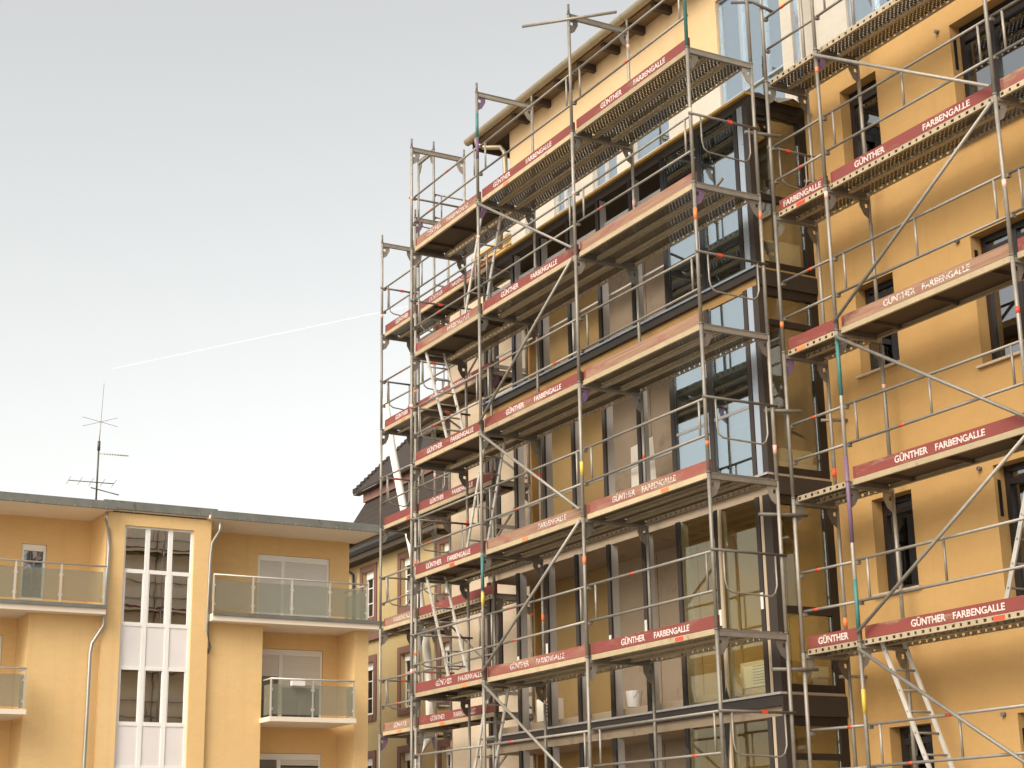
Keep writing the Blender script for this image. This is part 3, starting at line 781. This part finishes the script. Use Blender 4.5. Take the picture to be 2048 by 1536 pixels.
for x, y, z0, z1, mt in ((1.09, 0, 7.3, 8.1, 'paint_teal'), (1.09, 0, 5.4, 6.5, 'paint_purple'), (1.09, 0, 4.3, 4.95, 'paint_teal'), (1.09, 0, 3.3, 3.6, 'paint_yellow'), (4.16, 0, 9.0, 9.1, 'paint_pink'), (1.09, 0, 10.1, 10.0, 'paint_pink')):
    tube('paint_band', (x, y, z0), (x, y, z1), .0272, mt, Rs, 12)

# --- scaffold along the cream wall at the left
NL = [12.08-2*k for k in range(7)]
def n_boards(l, b):
    if l == 6: return None
    if b == 0: return (('toe_red', 'toe_red', 'toe_red', 'toe_worn', 'toe_worn', 'toe_red')[l], [('GÜNTHER', .55)] if l < 2 else ([('FARBENGALLE', .5)] if l == 3 else ([('GÜNTHER', .5)] if l == 4 else [])), l > 2)
    return (('toe_red', 'toe_red', 'toe_red', 'toe_red', 'toe_red', 'toe_red')[l], [] if l == 3 else [('GÜNTHER', .5), ('FARBENGALLE', 1.42)], l in (0, 4))
N = scaffold('scaffold', 'slender scaffold beside the cream wall, leftmost against the sky', (-12.65, 1.225, 0), [0, 1.57, 4.64], .73, NL, n_boards,
             lambda l, b: None if l == 6 else ('steel' if l in (3,) or b == 0 else 'ply'), top={0: True, 1: True, 2: False}, rails=lambda l, b: 0 if l == 6 else 2)
for k in range(6):
    uguard(.02, 0, .73, NL[k], N)
    a, b_ = (1.6, 4.6) if k % 2 else (4.6, 1.6)
    tube('brace', (a, .70, NL[k]-.1), (b_, .70, NL[k+1]+.1), .021, 'galvanised', N)
for k in range(1, 5): uguard(1.59, 0, .73, NL[k], N)

# --- scaffold along the gable end
GL = [14.06-2*k for k in range(8)]
G = scaffold('scaffold', 'bare scaffold frames at the gable end behind the leftmost tower', (-11.90, 2.05, 0), [0, 2.57, 5.14], .73, GL, lambda l, b: ('toe_red', [], False) if 0 < l < 7 else None,
             lambda l, b: 'ply' if 0 < l < 7 else None, rz=R(90), rails=lambda l, b: 2 if l < 7 else 0)

# ------------------------------------------------------------------ white hose at the left scaffold
hp = [(-14.81, 2.3, 11.36), (-14.42, 2.3, 10.16), (-13.8, 2.3, 8.63), (-13.35, 2.3, 7.6), (-13.09, 2.3, 6.76), (-12.85, 2.3, 6.0), (-12.72, 2.3, 5.42), (-12.69, 2.3, 4.8), (-12.66, 2.3, 4.35), (-12.75, 2.3, 4.0), (-13.22, 2.3, 3.53), (-13.4, 2.3, 2.5), (-13.4, 2.3, 0.1)]
ho = thing('drain_hose', 'long white hose bending down behind the leftmost scaffold', 'hose', (-13.4, 2.3, 0))
bent('hose', hp, .08, 'hose_white', ho, 12)

# ------------------------------------------------------------------ left building (facade faces +X)
XL = -25.0
left = thing('apartment_building', 'peach apartment house with glass balconies and white stair window at lower left', 'building', (XL-5, 0, 0))
WC = [(-.36, .28), (.28, .89), (.89, 1.50)]
# stair tower
wall('stair_tower', 'x', XL, 0.3, -.84, 1.96, 0, 10.56, [(-.36, 1.5, .6, 10.25)], 'stucco_peach', left)
box('stair_tower', (XL-2.2, -.84, 0), (XL-.302, -.54, 10.56), 'stucco_peach', left)
box('stair_tower', (XL-2.2, 1.66, 0), (XL-.302, 1.96, 10.56), 'stucco_peach', left)
box('stair_back', (XL-3.0, -.53, 0), (XL-2.9, 1.65, 10.5), 'interior', left)
rows = [(9.08, 10.25, 'p'), (7.71, 9.08, 'p'), (6.60, 7.71, 's'), (5.2, 6.60, 'p'), (4.13, 5.2, 's'), (2.75, 4.13, 'p'), (.6, 2.75, 's')]
sw = box('stair_window', (XL-.16, -.36, .6), (XL-.08, -.30, 10.25), 'white_pvc', left)
box('frame_bar', (XL-.16, 1.44, .6), (XL-.08, 1.50, 10.25), 'white_pvc', sw)
for y in (.28, .89): box('frame_bar', (XL-.16, y-.055, .6), (XL-.075, y+.055, 10.25), 'white_pvc', sw)
for i, (z0, z1, kd) in enumerate(rows):
    for (a, b_) in WC:
        a2 = a+(.06 if a < -.3 else .055); b2 = b_-(.06 if b_ > 1.4 else .055)
        box('frame_bar', (XL-.158, a2, z1-.05), (XL-.082, b2, z1), 'white_pvc', sw)
        box('frame_bar', (XL-.158, a2, z0), (XL-.082, b2, z0+.05), 'white_pvc', sw)
        if kd == 'p':
            o = box('pane', (XL-.125, a2, z0+.05), (XL-.115, b2, z1-.05), 'glass_stair', sw)
            if i > 0:
                box('sash', (XL-.128, a2, z0+.05), (XL-.09, a2+.035, z1-.05), 'white_pvc', o); box('sash', (XL-.128, b2-.035, z0+.05), (XL-.09, b2, z1-.05), 'white_pvc', o)
        else: box('panel', (XL-.13, a2, z0+.05), (XL-.10, b2, z1-.05), 'panel_white', sw)
# front walls of the middle floors, recessed top floor, loggias
wall('wall', 'x', XL-.12, 0.3, 1.962, 3.52, 0, 7.86, [], 'stucco_peach', left)
wall('wall', 'x', XL-.12, 0.3, -2.65, -.842, 0, 7.86, [], 'stucco_peach', left)
box('pier', (XL-2.4, 6.19, 0), (XL-.12, 6.60, 7.86), 'stucco_peach', left)
box('loggia_side', (XL-1.5, 3.30, 0), (XL-.422, 3.52, 7.86), 'stucco_peach', left)
box('loggia_side', (XL-1.5, -2.65, 0), (XL-.422, -2.43, 7.86), 'stucco_peach', left)
XT, XO = XL-1.5, XL-1.3
lw_holes = [(3.75, 5.75, z0, z1) for z0, z1 in ((5.45, 7.42), (2.65, 4.62))]
wall('loggia_back', 'x', XO, 0.25, 3.522, 6.188, 0, 7.86, lw_holes, 'stucco_peach', left)
wall('loggia_back', 'x', XO, 0.25, -6.2, -2.652, 0, 7.86, [(-4.4, -3.0, 5.45, 7.42), (-4.4, -3.0, 2.65, 4.62)], 'stucco_peach', left)
wall('top_wall', 'x', XT, 0.25, 1.96, 6.6, 8.05, 10.6, [(3.85, 6.0, 8.2, 10.05)], 'stucco_peach', left)
wall('top_wall', 'x', XT, 0.25, -9, -.84, 8.05, 10.6, [(-2.62, -1.98, 8.4, 9.85), (-4.7, -3.55, 8.2, 10.0)], 'stucco_peach', left)
wall('wall', 'x', XL, 0.3, -9, -6.2, 0, 7.86, [], 'stucco_peach', left)
box('end_wall', (XL-9, 6.35, 0), (XL-2.402, 6.6, 10.5), 'stucco_peach', left)
box('end_wall', (XL-2.4, 6.35, 8.05), (XL-1.752, 6.6, 10.5), 'stucco_peach', left)
box('rear_wall', (XL-9.2, -9, 0), (XL-9.0, 6.6, 10.5), 'stucco_peach', left)
box('end_wall', (XL-9, -9.2, 0), (XL-.3, -9.0, 10.5), 'stucco_peach', left)
box('floor', (XL-8.9, -8.9, 7.6), (XL-1.76, 6.3, 7.85), 'interior', left)
def lwindow(y0, y1, z0, z1, x, split, roll, curtains=True):
    f = box('window', (x-.1, y0, z0), (x-.03, y0+.06, z1), 'white_pvc', left)
    box('frame_bar', (x-.1, y1-.06, z0), (x-.03, y1, z1), 'white_pvc', f)
    box('frame_bar', (x-.1, y0+.06, z0), (x-.03, y1-.06, z0+.06), 'white_pvc', f)
    box('shutter_box', (x-.1, y0+.06, z1-.16), (x-.01, y1-.06, z1), 'white_pvc', f)
    cuts = [y0+.06]+[c for s in split for c in (s-.05, s+.05)]+[y1-.06]
    for s in split: box('mullion', (x-.1, s-.05, z0+.06), (x-.02, s+.05, z1-.16), 'white_pvc', f)
    for i, (a, b_) in enumerate(zip(cuts[::2], cuts[1::2])):
        zr = z1-.16-(z1-z0-.22)*roll[i]
        if roll[i] < 1: box('pane', (x-.075, a, z0+.06), (x-.065, b_, zr), 'glass_window', f)
        if roll[i] > 0:
            z = z1-.162; k_ = 0
            while z > zr+.03:
                box('shutter_slat', (x-.06, a, z-.0465), (x-.045+.004*(k_%2), b_, z-.001), 'shutter', f); z -= .048; k_ += 0
        if curtains and roll[i] < 1: box('curtain', (x-.25, a, z0+.05), (x-.24, b_-(b_-a)*.35, zr), 'curtain', f)
lwindow(3.86, 5.99, 8.21, 10.04, XT, (4.6,), (1, 1))
lwindow(3.76, 5.74, 5.46, 7.41, XO, (4.52,), (.33, .5))
lwindow(3.76, 5.74, 2.66, 4.61, XO, (4.52,), (.0, .1))
lwindow(-2.61, -1.99, 8.41, 9.84, XT, (), (0,), False)
lwindow(-4.69, -3.56, 8.21, 9.99, XT, (-4.1,), (0, 0))
lwindow(-4.39, -3.01, 5.46, 7.41, XO, (-3.7,), (0, 0))
lwindow(-4.39, -3.01, 2.66, 4.61, XO, (-3.7,), (0, 0))
# floor slabs of the terraces and the roof overhang with zinc fascia
for y0, y1 in ((1.962, 6.95), (-9, -.842)):
    sl = box('terrace_slab', (XL-1.498, y0, 7.862), (XL+.32, y1, 8.05), 'concrete_soffit', left)
    box('slab_edge', (XL+.321, y0+.01, 8.0), (XL+.37, y1, 8.09), 'zinc', sl)
    rf = box('roof_overhang', (XL-1.6, y0-.12 if y0 > 0 else y0, 10.57), (XL+.25, y1+.02 if y0 > 0 else y1+.12, 10.66), 'concrete_soffit', left)
    box('fascia', (XL+.252, y0-.12 if y0 > 0 else y0, 10.56), (XL+.33, y1+.05 if y0 > 0 else y1+.12, 10.77), 'zinc', rf)
rf = box('roof_overhang', (XL-2.2, -.98, 10.60), (XL+.05, 2.08, 10.70), 'concrete_soffit', left)
box('fascia', (XL+.052, -.98, 10.63), (XL+.13, 2.08, 10.85), 'zinc', rf)
box('roof', (XL-9.2, -9.2, 10.70), (XL-.05, 6.9, 10.78), 'zinc', left)
box('fascia', (XL-9.2, 6.82, 10.52), (XL+.25, 6.95, 10.80), 'zinc', left)
x = -8.6
for k in range(40):
    if -.9 < x < 2.0: xx = XL+.134
    else: xx = XL+.334
    box('gutter_clip', (xx, x, 10.555), (xx+.012, x+.03, 10.60), 'zinc_pipe', left); x += .40
def balcony(y0, y1, z, x, posts, side=()):
    rl = tube('handrail', (x, y0, z+.98), (x, y1, z+.98), .024, 'aluminium', left)
    for y in posts: box('post', (x-.02, y-.02, z-.05), (x+.02, y+.02, z+.965), 'aluminium', rl)
    for a, b_ in zip(posts, posts[1:]):
        box('glass_panel', (x-.006, a+.04, z+.06), (x+.006, b_-.04, z+.84), 'glass_frosted', rl)
        for q in (.2, .7):
            box('clamp', (x-.015, a+.02, z+q-.03), (x+.015, a+.05, z+q+.03), 'aluminium', rl); box('clamp', (x-.015, b_-.05, z+q-.03), (x+.015, b_-.02, z+q+.03), 'aluminium', rl)
    for y, xb in side:
        tube('side_rail', (x, y, z+.98), (xb, y, z+.98), .02, 'aluminium', rl)
        box('glass_panel', (xb+.05, y-.006, z+.06), (x-.05, y+.006, z+.84), 'glass_frosted', rl)
balcony(1.98, 6.40, 8.10, XL+.25, [1.99, 3.08, 4.18, 5.28, 6.38], [(6.38, XL-1.3)])
balcony(-9, -.86, 8.10, XL+.25, [-8.9, -7.6, -6.3, -5.0, -4.0, -3.13, -2.0, -.9])
for z in (5.36, 2.55):
    for y0, y1, ps in ((3.48, 5.93, [3.53, 4.70, 5.88]), (-5.3, -2.74, [-5.2, -4.0, -2.80])):
        sl = box('balcony_slab', (XO+.002, y0, z-.06), (XL+.62, y1, z+.06), 'concrete_soffit', left)
        balcony(y0+.03, y1-.03, z+.06, XL+.56, ps, [(ps[0] if y0 > 0 else y0+.03, XL+.02), (ps[-1], XL+.02)])
box('flower_box', (XL+.59, 4.05, 6.22), (XL+.72, 4.42, 6.34), 'panel_white', left)
bent('downpipe', [(XL+.22, -.92, 10.5), (XL+.2, -.92, 10.3), (XL+.02, -.80, 10.05), (XL+.06, -.78, 9.6), (XL+.06, -.80, 8.1), (XL+.06, -.82, 7.6), (XL+.04, -1.08, 7.15), (XL+.06, -1.12, 6.9), (XL+.06, -1.12, 3.0), (XL+.06, -1.12, .1)], .05, 'zinc_pipe', left, 10)
bent('downpipe', [(XL+.25, 2.12, 10.5), (XL+.22, 2.12, 10.25), (XL+.05, 1.98, 9.95), (XL+.06, 1.94, 9.6), (XL+.06, 1.92, 7.6), (XL+.04, 2.02, 7.2), (XL-.25, 2.02, 7.0)], .045, 'zinc_pipe', left, 10)

# antenna
an = thing('roof_antenna', 'thin television antenna mast on the flat roof against the sky', 'antenna', (XL-.6, -1.0, 10.78))
ax, ay = XL-.6, -1.0
tube('mast', (ax, ay, 10.78), (ax, ay, 12.55), .024, 'antenna_metal', an)
tube('mast_sleeve', (ax, ay, 12.3), (ax, ay, 12.55), .04, 'antenna_metal', an)
tube('upper_mast', (ax, ay, 12.55), (ax, ay+.02, 13.1), .014, 'antenna_pale', an)
tube('whip', (ax, ay+.02, 13.1), (ax, ay+.05, 14.15), .005, 'antenna_metal', an)
for dy, dx in ((-.55, .3), (.55, -.3), (.3, .6), (-.3, -.6)): tube('radial', (ax, ay+.02, 13.08), (ax+dx, ay+dy, 13.08), .005, 'antenna_metal', an)
bm = tube('boom', (ax, ay, 12.22), (ax+.3, ay+.72, 12.16), .012, 'antenna_pale', an)
for k in range(9):
    t_ = .2+k*.09; p = Vector((ax, ay, 12.22)).lerp(Vector((ax+.3, ay+.72, 12.16)), t_)
    tube('element', p+Vector((-.10, .04, 0)), p+Vector((.10, -.04, 0)), .006, 'antenna_pale', bm)
bm = tube('boom', (ax-.1, ay-.72, 11.45), (ax+.1, ay+.42, 11.42), .012, 'antenna_metal', an)
for k in range(5):
    p = Vector((ax-.1, ay-.72, 11.45)).lerp(Vector((ax+.1, ay+.42, 11.42)), k/4)
    tube('element', p+Vector((-.45, .06, 0)), p+Vector((.45, -.06, 0)), .005, 'antenna_metal', bm)
tube('boom', (ax-.2, ay-.1, 11.33), (ax+.6, ay+.42, 11.02), .016, 'antenna_metal', an)

# ------------------------------------------------------------------ mansard house behind (facade faces -Y)
YH = 11.0
house = thing('mansard_house', 'old olive house with brown mansard roof between the two apartment buildings', 'house', (-33, 14, 0))
hw = []
for zt, h in ((11.36, 1.6), (8.25, 1.75), (5.1, 1.75), (2.2, 1.7)):
    for xa in (-35.35, -32.30, -29.4): hw.append((xa, xa+.95, zt-h, zt))
wall('wall', 'y', YH, .35, -37.0, -26.5, 0, 12.0, hw, 'stucco_olive', house)
box('side_wall', (-37.0, YH+.352, 0), (-36.7, 20, 12.0), 'stucco_olive', house)
box('side_wall', (-26.8, YH+.352, 0), (-26.5, 20, 12.0), 'stucco_olive', house)
box('rear_wall', (-37.0, 20.002, 0), (-26.5, 20.3, 12.0), 'stucco_olive', house)
for a, b_, z0, z1 in hw:
    f = box('window', (a+.004, YH+.16, z0+.004), (a+.07, YH+.22, z1-.004), 'white_pvc', house)
    box('frame_bar', (b_-.07, YH+.16, z0+.004), (b_-.004, YH+.22, z1-.004), 'white_pvc', f)
    box('frame_bar', (a+.07, YH+.16, z0+.004), (b_-.07, YH+.22, z0+.09), 'white_pvc', f)
    box('shutter_box', (a+.07, YH+.10, z1-.24), (b_-.07, YH+.24, z1-.004), 'white_pvc', f)
    box('glazing_bar', ((a+b_)/2-.025, YH+.165, z0+.09), ((a+b_)/2+.025, YH+.21, z1-.24), 'white_pvc', f)
    for q in (.33, .66): box('glazing_bar', (a+.07, YH+.168, z0+(z1-z0)*q-.015), (b_-.07, YH+.205, z0+(z1-z0)*q+.015), 'white_pvc', f)
    box('pane', (a+.07, YH+.185, z0+.09), (b_-.07, YH+.195, z1-.24), 'glass_dark', f)
    for lo, hi in (((a-.22, YH-.04, z0-.22), (a-.002, YH+.02, z1+.22)), ((b_+.002, YH-.04, z0-.22), (b_+.22, YH+.02, z1+.22)), ((a-.002, YH-.04, z1+.002), (b_+.002, YH+.02, z1+.22)), ((a-.002, YH-.06, z0-.22), (b_+.002, YH+.02, z0-.002))):
        box('surround', lo, hi, 'stone_brown', f)
box('string_course', (-37.1, YH-.12, 8.95), (-26.5, YH-.002, 9.2), 'stone_brown', house)
box('cornice', (-37.4, YH-.45, 11.72), (-26.4, YH-.002, 11.98), 'rafter', house)
prism('gutter', [(YH-.62, 12.0), (YH-.50, 11.9), (YH-.42, 12.0), (YH-.42, 12.1), (YH-.62, 12.1)], 'x', -37.5, -26.4, 'frame_dark', house)
E1, E2 = YH-.45, YH+.55
poly('roof_gable', [(-36.4, E2-.08, 14.3), (-36.4, 20, 14.3), (-36.4, 14.7, 17.85), (-36.3, E2-.08, 14.3), (-36.3, 20, 14.3), (-36.3, 14.7, 17.85)], [(0, 1, 2), (5, 4, 3), (0, 2, 5, 3), (1, 4, 5, 2), (0, 3, 4, 1)], 'roof_tiles', house)
box('roof_soffit', (-36.74, E2-.34, 14.40), (-26.4, E2-.102, 14.419), 'rafter', house)
mr = poly('roof', [(-37.5, E1, 12.0), (-26.4, E1, 12.0), (-26.4, E2, 14.15), (-36.35, E2, 14.15), (-37.5, 20.5, 12.0), (-36.35, 20, 14.15)], [(0, 1, 2, 3), (4, 0, 3, 5)], 'roof_tiles', house)
box('copper_band', (-36.42, E2-.10, 14.10), (-26.4, E2+.05, 14.42), 'copper', mr)
box('copper_band', (-36.45, E2+.06, 14.10), (-36.3, 20, 14.42), 'copper', mr)
poly('upper_roof', [(-36.75, E2-.35, 14.42), (-26.4, E2-.35, 14.42), (-26.4, 14.7, 17.9), (-36.75, 14.7, 17.9), (-36.75, E2-.35, 14.52), (-26.4, E2-.35, 14.52), (-26.4, 14.7, 18.04), (-36.75, 14.7, 18.04), (-26.4, 20.3, 14.5), (-36.75, 20.3, 14.5)],
     [(0, 1, 2, 3), (4, 5, 6, 7), (0, 4, 5, 1), (0, 3, 7, 4), (7, 6, 8, 9), (3, 2, 8, 9)], 'roof_tiles', mr)
for k in range(24):
    t_ = k/24; y = E2-.35+(14.7-E2+.35)*t_; z = 14.52+3.5*t_
    box('verge_tile', (-36.80, y, z-.02), (-36.50, y+.24, z+.13), 'roof_tiles', mr)
bent('downpipe', [(-36.1, YH-.5, 11.95), (-36.1, YH-.45, 11.7), (-35.95, YH-.12, 11.4), (-35.93, YH-.10, 10.8), (-35.93, YH-.10, .1)], .055, 'frame_dark', house, 10)

# ------------------------------------------------------------------ contrail
def ray(px, py, dist):
    d = fwd + r2*((px-1024)/3323.06) - u2*((py-768)/3323.06)
    return CAM + d.normalized()*dist
A, B = ray(222, 738, 27000), ray(905, 594, 23500)
ct = tag(poly('contrail', *(lambda vf: (vf[0], vf[1]))(tube_geo([A, A.lerp(B, .02), A.lerp(B, .2), A.lerp(B, .6), B], 8, 10)), 'vapour', None), 'thin white aircraft vapour trail crossing the pale sky', 'contrail')
cv = list(ct.data.vertices)
mid = sum((q.co for q in cv[:10]), Vector())/10
for q in cv[:10]: q.co = mid + (q.co-mid)*0.15
